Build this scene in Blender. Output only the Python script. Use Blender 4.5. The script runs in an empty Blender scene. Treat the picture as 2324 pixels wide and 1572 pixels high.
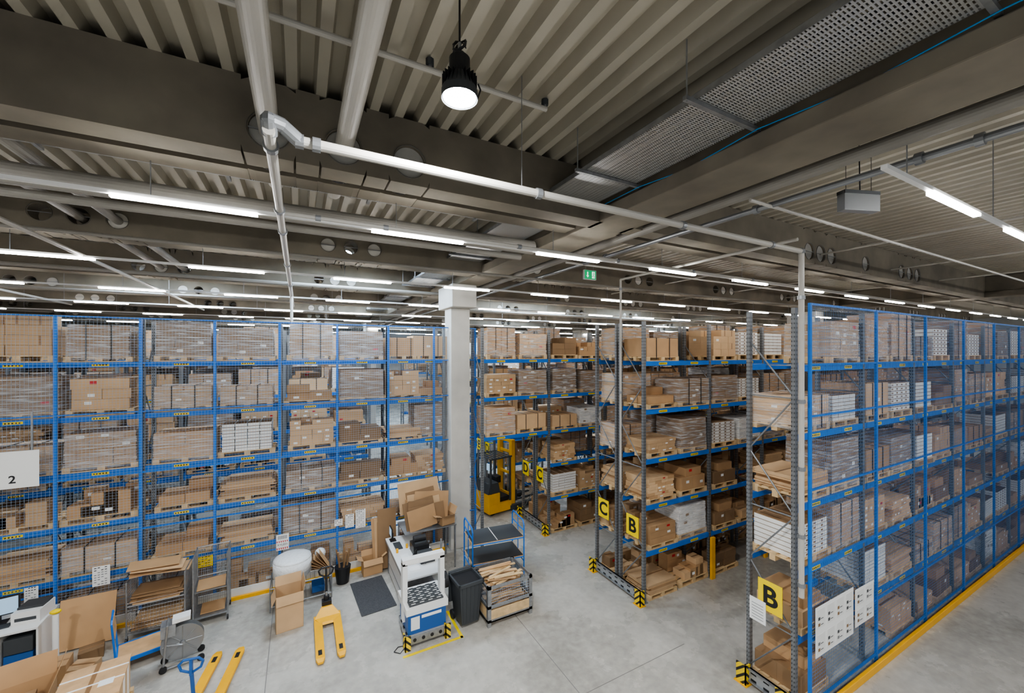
import bpy, math, random
from mathutils import Vector, Matrix
random.seed(7)
scene = bpy.context.scene
D = bpy.data
scene.view_settings.view_transform = 'AgX'
try: scene.view_settings.look = 'AgX - Medium High Contrast'
except Exception: pass
scene.view_settings.exposure = .30

# ------------------------------------------------------------------ materials
def new_mat(name):
    m = D.materials.new(name); m.use_nodes = True
    nt = m.node_tree
    b = nt.nodes.get('Principled BSDF')
    return m, nt, b

def M(name, col, rough=.6, metal=0., var=.0, scale=4., bump=0., col2=None, spec=None):
    m, nt, b = new_mat(name)
    b.inputs['Roughness'].default_value = rough
    b.inputs['Metallic'].default_value = metal
    if spec is not None: b.inputs['Specular IOR Level'].default_value = spec
    c = (*col, 1)
    b.inputs['Base Color'].default_value = c
    m.diffuse_color = c
    if var > 0 or col2 or bump:
        tc = nt.nodes.new('ShaderNodeTexCoord')
        n = nt.nodes.new('ShaderNodeTexNoise')
        n.inputs['Scale'].default_value = scale
        n.inputs['Detail'].default_value = 6
        nt.links.new(tc.outputs['Object'], n.inputs['Vector'])
        r = nt.nodes.new('ShaderNodeValToRGB')
        r.color_ramp.elements[0].position = .3
        r.color_ramp.elements[1].position = .7
        if col2:
            a, e = col, col2
        else:
            a = tuple(x*(1-var) for x in col); e = tuple(min(1, x*(1+var)) for x in col)
        r.color_ramp.elements[0].color = (*a, 1)
        r.color_ramp.elements[1].color = (*e, 1)
        nt.links.new(n.outputs['Fac'], r.inputs['Fac'])
        nt.links.new(r.outputs['Color'], b.inputs['Base Color'])
        if bump:
            bp = nt.nodes.new('ShaderNodeBump'); bp.inputs['Strength'].default_value = bump
            bp.inputs['Distance'].default_value = .02
            nt.links.new(n.outputs['Fac'], bp.inputs['Height'])
            nt.links.new(bp.outputs['Normal'], b.inputs['Normal'])
    return m

def card_mat(name, col, hv=.10):
    m, nt, b = new_mat(name)
    b.inputs['Roughness'].default_value = .75
    tc = nt.nodes.new('ShaderNodeTexCoord')
    n = nt.nodes.new('ShaderNodeTexNoise'); n.inputs['Scale'].default_value = 2.3
    nt.links.new(tc.outputs['Object'], n.inputs['Vector'])
    oi = nt.nodes.new('ShaderNodeObjectInfo')
    ad = nt.nodes.new('ShaderNodeMath'); ad.operation = 'ADD'
    nt.links.new(n.outputs['Fac'], ad.inputs[0]); nt.links.new(oi.outputs['Random'], ad.inputs[1])
    mr = nt.nodes.new('ShaderNodeMapRange')
    mr.inputs['From Min'].default_value = .2; mr.inputs['From Max'].default_value = 1.8
    mr.inputs['To Min'].default_value = 1-3.2*hv; mr.inputs['To Max'].default_value = 1+2.0*hv
    nt.links.new(ad.outputs[0], mr.inputs['Value'])
    h = nt.nodes.new('ShaderNodeHueSaturation')
    h.inputs['Color'].default_value = (*col, 1)
    nt.links.new(mr.outputs['Result'], h.inputs['Value'])
    nt.links.new(h.outputs['Color'], b.inputs['Base Color'])
    return m

def emis(name, col, s, base=(.8,.8,.8)):
    m, nt, b = new_mat(name)
    b.inputs['Base Color'].default_value = (*base, 1)
    b.inputs['Emission Color'].default_value = (*col, 1)
    b.inputs['Emission Strength'].default_value = s
    return m

def dots_mat(name, col, hole, axis_u, axis_v, pu, pv, ru, rv, off=0., alpha=False, rough=.4, metal=.6):
    m, nt, b = new_mat(name)
    b.inputs['Roughness'].default_value = rough; b.inputs['Metallic'].default_value = metal
    tc = nt.nodes.new('ShaderNodeTexCoord'); sp = nt.nodes.new('ShaderNodeSeparateXYZ')
    nt.links.new(tc.outputs['Object'], sp.inputs[0])
    def cell(ax, p, r, o=0):
        a = nt.nodes.new('ShaderNodeMath'); a.operation = 'ADD'; a.inputs[1].default_value = o+1000*p
        nt.links.new(sp.outputs[ax], a.inputs[0])
        d = nt.nodes.new('ShaderNodeMath'); d.operation = 'DIVIDE'; d.inputs[1].default_value = p
        nt.links.new(a.outputs[0], d.inputs[0])
        f = nt.nodes.new('ShaderNodeMath'); f.operation = 'FRACT'; nt.links.new(d.outputs[0], f.inputs[0])
        s = nt.nodes.new('ShaderNodeMath'); s.operation = 'SUBTRACT'; s.inputs[1].default_value = .5
        nt.links.new(f.outputs[0], s.inputs[0])
        q = nt.nodes.new('ShaderNodeMath'); q.operation = 'ABSOLUTE'; nt.links.new(s.outputs[0], q.inputs[0])
        l = nt.nodes.new('ShaderNodeMath'); l.operation = 'LESS_THAN'; l.inputs[1].default_value = r/p
        nt.links.new(q.outputs[0], l.inputs[0])
        return l.outputs[0]
    c1 = cell(axis_v, pv, rv)
    if axis_u is not None:
        c0 = cell(axis_u, pu, ru, off)
        mu = nt.nodes.new('ShaderNodeMath'); mu.operation = 'MULTIPLY'
        nt.links.new(c0, mu.inputs[0]); nt.links.new(c1, mu.inputs[1]); fac = mu.outputs[0]
    else: fac = c1
    if alpha:
        b.inputs['Base Color'].default_value = (*col, 1)
        iv = nt.nodes.new('ShaderNodeMath'); iv.operation = 'SUBTRACT'; iv.inputs[0].default_value = 1
        nt.links.new(fac, iv.inputs[1]); nt.links.new(iv.outputs[0], b.inputs['Alpha'])
    else:
        mx = nt.nodes.new('ShaderNodeMix'); mx.data_type = 'RGBA'
        mx.inputs['A'].default_value = (*col, 1); mx.inputs['B'].default_value = (*hole, 1)
        nt.links.new(fac, mx.inputs['Factor']); nt.links.new(mx.outputs['Result'], b.inputs['Base Color'])
    return m

def wrap_mat():
    m, nt, b = new_mat('stretch_film')
    b.inputs['Base Color'].default_value = (.84, .84, .84, 1)
    b.inputs['Roughness'].default_value = .14
    tc = nt.nodes.new('ShaderNodeTexCoord'); mp = nt.nodes.new('ShaderNodeMapping')
    mp.inputs['Scale'].default_value = (.7, .7, 9)
    mp.inputs['Rotation'].default_value = (.10, .16, 0)
    n = nt.nodes.new('ShaderNodeTexNoise'); n.inputs['Scale'].default_value = 3.5; n.inputs['Detail'].default_value = 5
    nt.links.new(tc.outputs['Object'], mp.inputs[0]); nt.links.new(mp.outputs[0], n.inputs['Vector'])
    mr = nt.nodes.new('ShaderNodeMapRange')
    mr.inputs['From Min'].default_value = .42; mr.inputs['From Max'].default_value = .72
    mr.inputs['To Min'].default_value = .08; mr.inputs['To Max'].default_value = .68
    nt.links.new(n.outputs['Fac'], mr.inputs['Value']); nt.links.new(mr.outputs['Result'], b.inputs['Alpha'])
    bp = nt.nodes.new('ShaderNodeBump'); bp.inputs['Strength'].default_value = .7
    bp.inputs['Distance'].default_value = .03
    nt.links.new(n.outputs['Fac'], bp.inputs['Height']); nt.links.new(bp.outputs['Normal'], b.inputs['Normal'])
    return m

def stripes_mat(name):
    m, nt, b = new_mat(name)
    tc = nt.nodes.new('ShaderNodeTexCoord'); sp = nt.nodes.new('ShaderNodeSeparateXYZ')
    nt.links.new(tc.outputs['Object'], sp.inputs[0])
    a = nt.nodes.new('ShaderNodeMath'); a.operation = 'ADD'
    nt.links.new(sp.outputs[0], a.inputs[0]); nt.links.new(sp.outputs[2], a.inputs[1])
    a2 = nt.nodes.new('ShaderNodeMath'); a2.operation = 'ADD'
    nt.links.new(a.outputs[0], a2.inputs[0]); nt.links.new(sp.outputs[1], a2.inputs[1])
    d = nt.nodes.new('ShaderNodeMath'); d.operation = 'MULTIPLY'; d.inputs[1].default_value = 7
    nt.links.new(a2.outputs[0], d.inputs[0])
    f = nt.nodes.new('ShaderNodeMath'); f.operation = 'FRACT'; nt.links.new(d.outputs[0], f.inputs[0])
    l = nt.nodes.new('ShaderNodeMath'); l.operation = 'GREATER_THAN'; l.inputs[1].default_value = .6
    nt.links.new(f.outputs[0], l.inputs[0])
    mx = nt.nodes.new('ShaderNodeMix'); mx.data_type = 'RGBA'
    mx.inputs['A'].default_value = (.85, .6, .02, 1); mx.inputs['B'].default_value = (.02, .02, .02, 1)
    nt.links.new(l.outputs[0], mx.inputs['Factor']); nt.links.new(mx.outputs['Result'], b.inputs['Base Color'])
    return m

def floor_mat():
    m, nt, b = new_mat('polished_concrete')
    tc = nt.nodes.new('ShaderNodeTexCoord')
    n1 = nt.nodes.new('ShaderNodeTexNoise'); n1.inputs['Scale'].default_value = .55; n1.inputs['Detail'].default_value = 10
    n1.inputs['Roughness'].default_value = .62
    n2 = nt.nodes.new('ShaderNodeTexNoise'); n2.inputs['Scale'].default_value = 7; n2.inputs['Detail'].default_value = 8
    for n in (n1, n2): nt.links.new(tc.outputs['Object'], n.inputs['Vector'])
    r = nt.nodes.new('ShaderNodeValToRGB')
    r.color_ramp.elements[0].position = .36; r.color_ramp.elements[0].color = (.33, .315, .28, 1)
    r.color_ramp.elements[1].position = .62; r.color_ramp.elements[1].color = (.54, .52, .47, 1)
    mx0 = nt.nodes.new('ShaderNodeMix'); mx0.inputs['Factor'].default_value = .3
    nt.links.new(n1.outputs['Fac'], mx0.inputs['A']); nt.links.new(n2.outputs['Fac'], mx0.inputs['B'])
    nt.links.new(mx0.outputs['Result'], r.inputs['Fac'])
    nt.links.new(r.outputs['Color'], b.inputs['Base Color'])
    mr = nt.nodes.new('ShaderNodeMapRange'); mr.inputs['To Min'].default_value = .12; mr.inputs['To Max'].default_value = .42
    nt.links.new(n1.outputs['Fac'], mr.inputs['Value']); nt.links.new(mr.outputs['Result'], b.inputs['Roughness'])
    return m

MT = dict(
    wood=M('pallet_wood', (.66, .47, .26), .8, var=.18, scale=7),
    card=card_mat('cardboard', (.50, .31, .16)),
    card2=card_mat('cardboard_light', (.64, .43, .245)),
    card3=card_mat('cardboard_dark', (.29, .18, .095)),
    white=card_mat('white_carton', (.84, .83, .80), .05),
    film=wrap_mat(),
    strap=M('black_strap', (.02, .02, .02), .4),
    label=M('paper_label', (.85, .85, .83), .6),
    red=M('red_label', (.55, .03, .03), .5),
    tape=M('packing_tape', (.30, .17, .08), .3),
    blue=M('blue_paint', (.012, .165, .60), .38, var=.08),
    wire=M('blue_wire', (.07, .22, .48), .45),
    wireg=M('pale_blue_wire', (.32, .42, .54), .45),
    galv=M('galvanised_steel', (.36, .37, .38), .42, metal=.7, var=.15, scale=12),
    upr=M('upright_steel', (.24, .25, .26), .45, metal=.5, var=.12, scale=8),
    rail=dots_mat('perforated_rail', (.45, .46, .47), (.03, .03, .03), 1, 2, .22, .18, .05, .05),
    tray=dots_mat('perforated_tray', (.58, .58, .57), (.1, .1, .1), 0, 1, .060, .026, .021, .006, alpha=True),
    trayx=dots_mat('perforated_tray_x', (.55, .55, .54), (.1, .1, .1), 1, 0, .060, .026, .021, .006, alpha=True),
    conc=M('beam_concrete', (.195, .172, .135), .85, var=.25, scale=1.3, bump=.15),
    concl=M('column_concrete', (.64, .62, .57), .8, var=.07, scale=2, bump=.1),
    disc=M('opening_cover', (.36, .35, .32), .7, var=.1),
    deck=M('deck_steel', (.44, .41, .34), .5, var=.06, scale=1.5, metal=.1),
    pipe=M('white_pipe', (.46, .44, .40), .4),
    piped=M('insulated_pipe', (.26, .245, .22), .5, var=.05),
    pipeg=M('grey_pipe', (.28, .29, .30), .35, metal=.5),
    white_p=M('white_plastic', (.78, .78, .76), .4),
    yel=M('yellow_paint', (.88, .45, .01), .38, var=.05),
    yels=M('sign_yellow', (.95, .70, .0), .5),
    black=M('black_plastic', (.018, .018, .02), .45),
    dgrey=M('dark_grey', (.055, .06, .065), .5),
    rubber=M('rubber_mat', (.07, .07, .075), .8, var=.3, scale=40),
    haz=stripes_mat('hazard_stripes'),
    led=emis('led_diffuser', (1., .985, .96), 42),
    ledhb=emis('high_bay_diffuser', (.93, .97, 1.), 60),
    sky=emis('skylight_glazing', (.62, .80, 1.), 30),
    screen=emis('monitor_screen', (.35, .55, .75), .8, (.1,.1,.1)),
    green=emis('exit_green', (.0, .40, .14), .5, (0,.25,.09)),
    whitee=emis('exit_white', (.9, 1, .95), .8),
    floor=floor_mat(),
    wall=M('wall_panel', (.50, .50, .49), .7, var=.04),
    bub=M('bubble_wrap', (.78, .80, .80), .25, bump=.9, var=.05, scale=18),
    bluem=M('machine_blue', (.02, .10, .32), .4),
    joint=M('joint_sealant', (.20, .19, .18), .8),
    cable=M('blue_cable', (.02, .25, .55), .4),
    ply=M('plywood', (.60, .38, .20), .55, var=.12, scale=6),
)

# ------------------------------------------------------------------ mesh builder
class MB:
    def __init__(s): s.v = []; s.f = []; s.m = []; s.used = []
    def mi(s, k):
        if k not in s.used: s.used.append(k)
        return s.used.index(k)
    def box(s, x0, y0, z0, x1, y1, z1, k):
        i = len(s.v); s.v += [(x0,y0,z0),(x1,y0,z0),(x1,y1,z0),(x0,y1,z0),(x0,y0,z1),(x1,y0,z1),(x1,y1,z1),(x0,y1,z1)]
        s.f += [(i,i+3,i+2,i+1),(i+4,i+5,i+6,i+7),(i,i+1,i+5,i+4),(i+1,i+2,i+6,i+5),(i+2,i+3,i+7,i+6),(i+3,i,i+4,i+7)]
        s.m += [s.mi(k)]*6
    def bx(s, c, d, k, rot=None):
        i = len(s.v); h = [a/2 for a in d]
        P = [(-1,-1,-1),(1,-1,-1),(1,1,-1),(-1,1,-1),(-1,-1,1),(1,-1,1),(1,1,1),(-1,1,1)]
        for p in P:
            q = Vector((p[0]*h[0], p[1]*h[1], p[2]*h[2]))
            if rot is not None: q = rot @ q
            s.v.append((c[0]+q.x, c[1]+q.y, c[2]+q.z))
        s.f += [(i,i+3,i+2,i+1),(i+4,i+5,i+6,i+7),(i,i+1,i+5,i+4),(i+1,i+2,i+6,i+5),(i+2,i+3,i+7,i+6),(i+3,i,i+4,i+7)]
        s.m += [s.mi(k)]*6
    def hexa(s, pts, k):
        i = len(s.v); s.v += [tuple(p) for p in pts]
        s.f += [(i,i+3,i+2,i+1),(i+4,i+5,i+6,i+7),(i,i+1,i+5,i+4),(i+1,i+2,i+6,i+5),(i+2,i+3,i+7,i+6),(i+3,i,i+4,i+7)]
        s.m += [s.mi(k)]*6
    def quad(s, pts, k):
        i = len(s.v); s.v += [tuple(p) for p in pts]; s.f.append((i,i+1,i+2,i+3)); s.m.append(s.mi(k))
    def cyl(s, p0, p1, r, k, n=12, r1=None, cap=True):
        p0 = Vector(p0); p1 = Vector(p1); d = (p1-p0)
        if d.length < 1e-6: return
        d.normalize(); a = Vector((0,0,1)) if abs(d.z) < .9 else Vector((1,0,0))
        u = d.cross(a).normalized(); w = d.cross(u)
        if r1 is None: r1 = r
        i = len(s.v)
        for t in range(n):
            an = 2*math.pi*t/n; o = u*math.cos(an)+w*math.sin(an)
            s.v.append(tuple(p0+o*r)); s.v.append(tuple(p1+o*r1))
        for t in range(n):
            a0 = i+2*t; a1 = i+2*((t+1) % n)
            s.f.append((a0, a0+1, a1+1, a1)); s.m.append(s.mi(k))
        if cap:
            s.f.append(tuple(i+2*t for t in range(n))); s.f.append(tuple(i+2*t+1 for t in reversed(range(n))))
            s.m += [s.mi(k)]*2
    def tube(s, pts, r, k, n=8):
        for a, b in zip(pts, pts[1:]): s.cyl(a, b, r, k, n)
        for p in pts[1:-1]: s.ball(p, r*1.02, k)
    def ball(s, c, r, k, n=8, m=5, sc=(1,1,1)):
        i = len(s.v)
        for a in range(m+1):
            th = math.pi*a/m
            for b in range(n):
                ph = 2*math.pi*b/n
                s.v.append((c[0]+r*sc[0]*math.sin(th)*math.cos(ph), c[1]+r*sc[1]*math.sin(th)*math.sin(ph), c[2]+r*sc[2]*math.cos(th)))
        for a in range(m):
            for b in range(n):
                s.f.append((i+a*n+b, i+(a+1)*n+b, i+(a+1)*n+(b+1)%n, i+a*n+(b+1)%n)); s.m.append(s.mi(k))
    def mesh(s, name):
        me = D.meshes.new(name); me.from_pydata(s.v, [], s.f)
        for k in s.used: me.materials.append(MT[k])
        me.polygons.foreach_set('material_index', s.m); me.update()
        return me
    def obj(s, name, loc=(0,0,0), rz=0, parent=None, bevel=0, smooth=False):
        o = D.objects.new(name, s.mesh(name)); scene.collection.objects.link(o)
        o.location = loc; o.rotation_euler = (0, 0, rz)
        if parent: o.parent = parent
        if bevel:
            b = o.modifiers.new('bevel', 'BEVEL'); b.width = bevel; b.segments = 2; b.limit_method = 'ANGLE'
        if smooth:
            for p in o.data.polygons: p.use_smooth = True
        return o

def empty(name, loc=(0,0,0), rz=0):
    e = D.objects.new(name, None); scene.collection.objects.link(e); e.location = loc; e.rotation_euler = (0,0,rz)
    e.empty_display_size = .2
    return e

def text(body, size, loc, rot, mat, parent=None, name='lettering', bold=0.0, align='CENTER'):
    c = D.curves.new(name, 'FONT'); c.body = body; c.size = size; c.align_x = align; c.align_y = 'CENTER'
    c.extrude = .001; c.offset = bold
    c.materials.append(MT[mat])
    o = D.objects.new(name, c); scene.collection.objects.link(o); o.location = loc; o.rotation_euler = rot
    if parent: o.parent = parent
    return o
FX = (math.pi/2, 0, -math.pi/2)
FY = (math.pi/2, 0, 0)

H = 6.0
cam = D.cameras.new('camera'); co = D.objects.new('camera', cam); scene.collection.objects.link(co)
co.location = (0, 0, H); co.rotation_euler = (math.pi/2, 0, -math.radians(28))
cam.sensor_width = 36; cam.lens = 14.05; cam.shift_y = .006; cam.clip_end = 300
scene.camera = co

# ------------------------------------------------------------------ shell
XL, XR, YF, YB = -20, 50, -8, 47
ZD = 8.82
mb = MB(); mb.quad([(XL,YF,0),(XR,YF,0),(XR,YB,0),(XL,YB,0)], 'floor'); mb.obj('floor')
mb = MB(); mb.box(XL, YB, 0, XR, YB+.2, 9.2, 'wall'); mb.obj('wall_back')
mb = MB(); mb.box(XL-.2, YF, 0, XL, YB, 9.2, 'wall'); mb.obj('wall_left')
mb = MB(); mb.box(XR, YF, 0, XR+.2, YB, 9.2, 'wall'); mb.obj('wall_right')
mb = MB(); p = .28; x = XL
prof = []
while x < XR:
    prof += [(x, ZD), (x+.10, ZD), (x+.13, ZD+.14), (x+.25, ZD+.14)]; x += p
for (px, pz) in prof: mb.v += [(px, YF, pz), (px, YB, pz)]
for i in range(len(prof)-1):
    mb.f.append((2*i, 2*i+1, 2*i+3, 2*i+2)); mb.m.append(mb.mi('deck'))
mb.obj('ceiling')
mb = MB()
mb.box(-.55, -2, .001, -.535, 11.7, .003, 'joint')
mb.box(4.35, -2, .001, 4.362, 11.5, .003, 'joint')
mb.box(-10, 5.6, .001, 7, 5.61, .003, 'joint')
mb.obj('floor_joints')

def holed_wall(mb, x0, x1, y0, y1, z0, z1, holes, zc, r, k):
    hw = r+.06; cur = x0
    for h in sorted(holes):
        if h-hw <= cur+.001 or h+hw >= x1: continue
        mb.box(cur, y0, z0, h-hw, y1, z1, k)
        n = 32; i = len(mb.v)
        for t in range(n):
            a = 2*math.pi*(t+.5)/n; c, s_ = math.cos(a), math.sin(a)
            tz = (z1-zc) if s_ > 0 else (zc-z0)
            q = min(hw/abs(c) if abs(c) > 1e-6 else 1e9, tz/abs(s_) if abs(s_) > 1e-6 else 1e9)
            for y in (y0, y1):
                mb.v.append((h+r*c, y, zc+r*s_)); mb.v.append((h+q*c, y, zc+q*s_))
        for t in range(n):
            a = i+4*t; b = i+4*((t+1) % n)
            mb.f += [(a, b, b+1, a+1), (a+2, a+3, b+3, b+2), (a, a+2, b+2, b), (a+1, b+1, b+3, a+3)]
            mb.m += [mb.mi(k)]*4
        cur = h+hw
    mb.box(cur, y0, z0, x1, y1, z1, k)
bys = [4.86+4.55*k for k in range(0, 9)]
for bi, by in enumerate(bys):
    mb = MB()
    if bi == 0: holes = [-4.6,-3.9,-.28,.44,1.18,10.25,10.75,11.25,13.0,15.2,15.75,16.3]; r = .185
    else: holes = [a+4.3*k for k in range(-4, 11) for a in (.54,1.0,1.49)]; r = .14
    zc = 8.31
    segs = [(-14.1, 4.2), (4.8, 22.5), (23.1, 41)]
    rnd = random.Random(bi)
    for (a, b) in segs:
        hs = [h for h in holes if a < h < b]
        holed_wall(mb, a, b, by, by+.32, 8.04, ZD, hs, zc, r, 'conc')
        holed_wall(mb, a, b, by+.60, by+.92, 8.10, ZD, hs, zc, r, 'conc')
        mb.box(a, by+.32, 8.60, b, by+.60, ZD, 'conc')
        for h in hs:
            mb.cyl((h, by-.012, zc), (h, by+.10, zc), r+.012, 'pipeg', 28, cap=False)
            mb.box(h-r, by+.00, zc-.006, h+r, by+.02, zc+.006, 'galv')
            if bi == 0 or rnd.random() < .6:
                mb.cyl((h, by+.03, zc), (h, by+.04, zc), r-.002, 'concl' if bi else 'disc', 28)  # on later beams, pale disc colour paints the lit space behind the holes
    mb.obj('concrete_beam')
for gx in (4.5, 22.8, -14.4):
    mb = MB()
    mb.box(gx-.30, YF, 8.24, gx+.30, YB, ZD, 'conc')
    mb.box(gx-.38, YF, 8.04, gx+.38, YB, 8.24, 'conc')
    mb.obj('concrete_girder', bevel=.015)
def column(x, y):
    mb = MB()
    mb.box(x-.31, y-.29, 0, x+.31, y+.29, 7.36, 'concl')
    mb.box(x-.40, y-.66, 7.36, x+.38, y+.66, 8.04, 'concl')
    mb.obj('concrete_column', bevel=.02)
column(4.36, 11.85); column(4.42, 29.5); column(22.8, 29.5); column(22.8, 11.0)
for (x, y, w, d) in ((.1,10.9,2.4,1.6),(8.2,15.6,3.6,1.9),(16,15.6,3,1.6),(-5,15.6,2.4,1.6),(1,20,3,1.6),(12,24.5,4,1.6),(24,20,3,1.6),(-2,29,4,2),(28,24.5,4,1.6),(6,34,4,2),(17,34,4,2)):
    mb = MB(); mb.box(x, y, ZD-.02, x+w, y+d, ZD-.005, 'sky')
    for (a,b,c,e) in ((x-.08,y-.08,x+w+.08,y),(x-.08,y+d,x+w+.08,y+d+.08),(x-.08,y,x,y+d),(x+w,y,x+w+.08,y+d)):
        mb.box(a,b,ZD-.08,c,e,ZD,'white_p')
    mb.obj('skylight')

# ------------------------------------------------------------------ pallet loads
def pallet(mb, w, d):
    x0, y0 = -w/2, -d/2
    for i in range(3):
        yy = y0 + (d-.1)*i/2
        mb.box(x0, yy, 0, x0+w, yy+.1, .022, 'wood')
        for j in range(3):
            xx = x0 + (w-.12)*j/2
            mb.box(xx, yy, .022, xx+.12, yy+.1, .10, 'wood')
    for j in range(3):
        xx = x0 + (w-.12)*j/2; mb.box(xx, y0, .10, xx+.12, y0+d, .12, 'wood')
    for i in range(5):
        yy = y0 + (d-.12)*i/4; mb.box(x0, yy, .12, x0+w, yy+.12, .142, 'wood')
def cbox(mb, x0, y0, z0, x1, y1, z1, k, rnd, lab=.5, tape=True):
    g = .003
    mb.box(x0+g, y0+g, z0+.002, x1-g, y1-g, z1-.002, k)
    w, h = x1-x0, z1-z0
    if tape and k != 'white':
        c = (y0+y1)/2; t = .02
        mb.box(x0+g, c-t, z1-.0015, x1-g, c+t, z1-.0005, 'tape')
        if w > .3 and h > .15 and rnd.random() < .3:
            mb.quad([(x0+w/2-.02, y0+g-.001, z0+.01), (x0+w/2+.02, y0+g-.001, z0+.01), (x0+w/2+.02, y0+g-.001, z1-.01), (x0+w/2-.02, y0+g-.001, z1-.01)], 'tape')
    if rnd.random() < lab and h > .08 and w > .12:
        lw = min(w*.35, .12); lh = min(h*.4, .07); lx = x0+(w-lw)*rnd.uniform(.15, .85); lz = z0+(h-lh)*rnd.uniform(.3, .8)
        kk = ('red' if rnd.random() < .12 else 'label') if k != 'white' else 'card3'
        mb.quad([(lx, y0, lz), (lx+lw, y0, lz), (lx+lw, y0, lz+lh), (lx, y0, lz+lh)], kk)
        mb.quad([(lx, y1, lz), (lx, y1, lz+lh), (lx+lw, y1, lz+lh), (lx+lw, y1, lz)], kk)
    if rnd.random() < lab*.4 and h > .1 and (y1-y0) > .15:
        ly = (y0+y1)/2-.05; lz = z0+h*.35; lh = min(.07, h*.4)
        mb.quad([(x0, ly, lz), (x0, ly, lz+lh), (x0, ly+.1, lz+lh), (x0, ly+.1, lz)], 'label')
def stack(mb, rnd, w, d, nx, ny, nz, hz, k, jag=0, lab=.2, jit=.006, z=.142):
    for ix in range(nx):
        for iy in range(ny):
            top = nz - (rnd.randint(0, jag) if jag else 0)
            for iz in range(max(1, top)):
                dx = rnd.uniform(-jit, jit); dy = rnd.uniform(-jit, jit)
                x0 = -w/2+w*ix/nx+dx; y0 = -d/2+d*iy/ny+dy
                cbox(mb, x0, y0, z+hz*iz, x0+w/nx, y0+d/ny, z+hz*(iz+1), k, rnd, lab)
def film(mb, w, d, h):
    w += .03; d += .03
    mb.hexa([(-w/2,-d/2,.06),(w/2,-d/2,.06),(w/2,d/2,.06),(-w/2,d/2,.06),(-w/2+.02,-d/2+.01,h),(w/2-.01,-d/2+.01,h),(w/2-.01,d/2-.01,h),(-w/2+.02,d/2-.01,h)], 'film')
def straps(mb, w, d, z0, z1, n=2):
    for i in range(n):
        x = -w/2 + w*(i+.7)/(n+.4)
        for y in (-d/2-.012, d/2+.004): mb.box(x-.009, y, z0, x+.009, y+.008, z1, 'strap')
        mb.box(x-.009, -d/2-.012, z1, x+.009, d/2+.012, z1+.006, 'strap')
VAR = {}
def variant(kind, seed):
    rnd = random.Random(seed*17+kind); mb = MB(); w = 1.12; d = .78; pallet(mb, 1.15, .8)
    ck = ['card', 'card2', 'card3', 'card'][(seed+kind) % 4]
    if kind == 0: stack(mb, rnd, w*rnd.uniform(.85,.98), d, rnd.choice([2,3]), 2, rnd.choice([3,4]), .2, ck, 1, .25)
    if kind == 1:
        h = rnd.uniform(.4, .82); cbox(mb, -w/2, -d/2, .142, w/2, d/2, .142+h, ck, rnd, .6); straps(mb, w, d, .05, .142+h)
        if seed % 2: film(mb, w, d, .142+h)
    if kind == 2:
        h = rnd.uniform(.6, .84); stack(mb, rnd, w, d, 2, 1, 2, h/2, ck, 0, .3); film(mb, w, d, .142+h*.98)
    if kind == 3:
        z = .142
        for i in range(rnd.randint(5, 10)):
            hh = rnd.uniform(.03, .07); ww = w*rnd.uniform(.8, 1.08); o = rnd.uniform(-.04, .04)
            cbox(mb, -ww/2+o, -d/2, z, ww/2+o, d/2, z+hh, rnd.choice([ck, 'card2', 'ply', 'card2']), rnd, .15); z += hh
    if kind == 4:
        nz = rnd.choice([7, 9])
        for i in range(nz):
            for j in range(4):
                x0 = -w*.45+w*.9*j/4; o = rnd.uniform(-.006, .006)
                mb.box(x0+.006+o, -d/2+.02, .142+i*.085, x0+w*.9/4-.006+o, d/2-.02, .142+i*.085+.07, 'white')
                mb.box(x0+.03, -d/2+.016, .142+i*.085+.02, x0+.10, -d/2+.02, .142+i*.085+.05, 'card3')
                mb.box(x0+.02, -d/2+.03, .142+i*.085+.07, x0+w*.9/4-.02, d/2-.03, .142+i*.085+.085, 'card3')
    if kind == 5: stack(mb, rnd, w*.9, d*.9, 2, 2, rnd.choice([2,3]), .24, ck, 1, .3, .02)
    if kind == 6:
        h = rnd.uniform(.7, .86); stack(mb, rnd, w*.96, d, 3, 2, 4, h/4, ck, 0, .35); film(mb, w*.97, d, .142+h)
    if kind == 7:
        h = rnd.uniform(.14, .3); stack(mb, rnd, w, d, 1, 1, rnd.choice([1,2]), h, ck, 0, .5)
    if kind == 8:
        z = .142
        for i in range(rnd.randint(4, 8)):
            n = rnd.choice([3, 4]); a = -w/2*rnd.uniform(.8, 1)
            for j in range(n):
                x0 = a+(-2*a)*j/n; cbox(mb, x0, -d/2, z, x0-2*a/n, d/2, z+.085, rnd.choice(['card2','card2','card']), rnd, .3, False)
            z += .085
    if kind == 9:
        h = rnd.uniform(.6, .82); stack(mb, rnd, w*.95, d*.95, 4, 2, 5, h/5, 'card2', 1, .5)
    if kind == 10:
        z = .142
        for i in range(rnd.randint(3, 5)):
            hh = rnd.uniform(.10, .18); cbox(mb, -w/2*1.02, -d/2, z, w/2*1.02, d/2, z+hh, rnd.choice([ck, ck, 'card2']), rnd, .5); z += hh
        film(mb, w*1.03, d, z+.005); straps(mb, w, d+.03, .05, z+.01, 2)
    if kind == 11:
        h = rnd.uniform(.80, .97); cbox(mb, -w/2*.9, -d/2, .142, w/2*.9, d/2, .142+h, rnd.choice(['card3','card']), rnd, .4)
        film(mb, w*.92, d, .142+h+.01); straps(mb, w*.9, d+.03, .05, .142+h+.015, 2)
    if kind == 12:
        for i in range(rnd.randint(6, 9)):
            bw_, bd, bh = rnd.uniform(.25,.42), rnd.uniform(.25,.38), rnd.uniform(.14,.28)
            x = -w/2 + (w-bw_)*((i*.37) % 1); y = -d/2 if i % 2 else d/2-bd; z = .142 + (.29 if i > 4 else 0)
            if i > 4: cbox(mb, x, y, .142, x+bw_, y+bd, z, ck, rnd, .3)
            cbox(mb, x, y, z, x+bw_, y+bd, z+bh, rnd.choice([ck,'card2']), rnd, .4)
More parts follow.
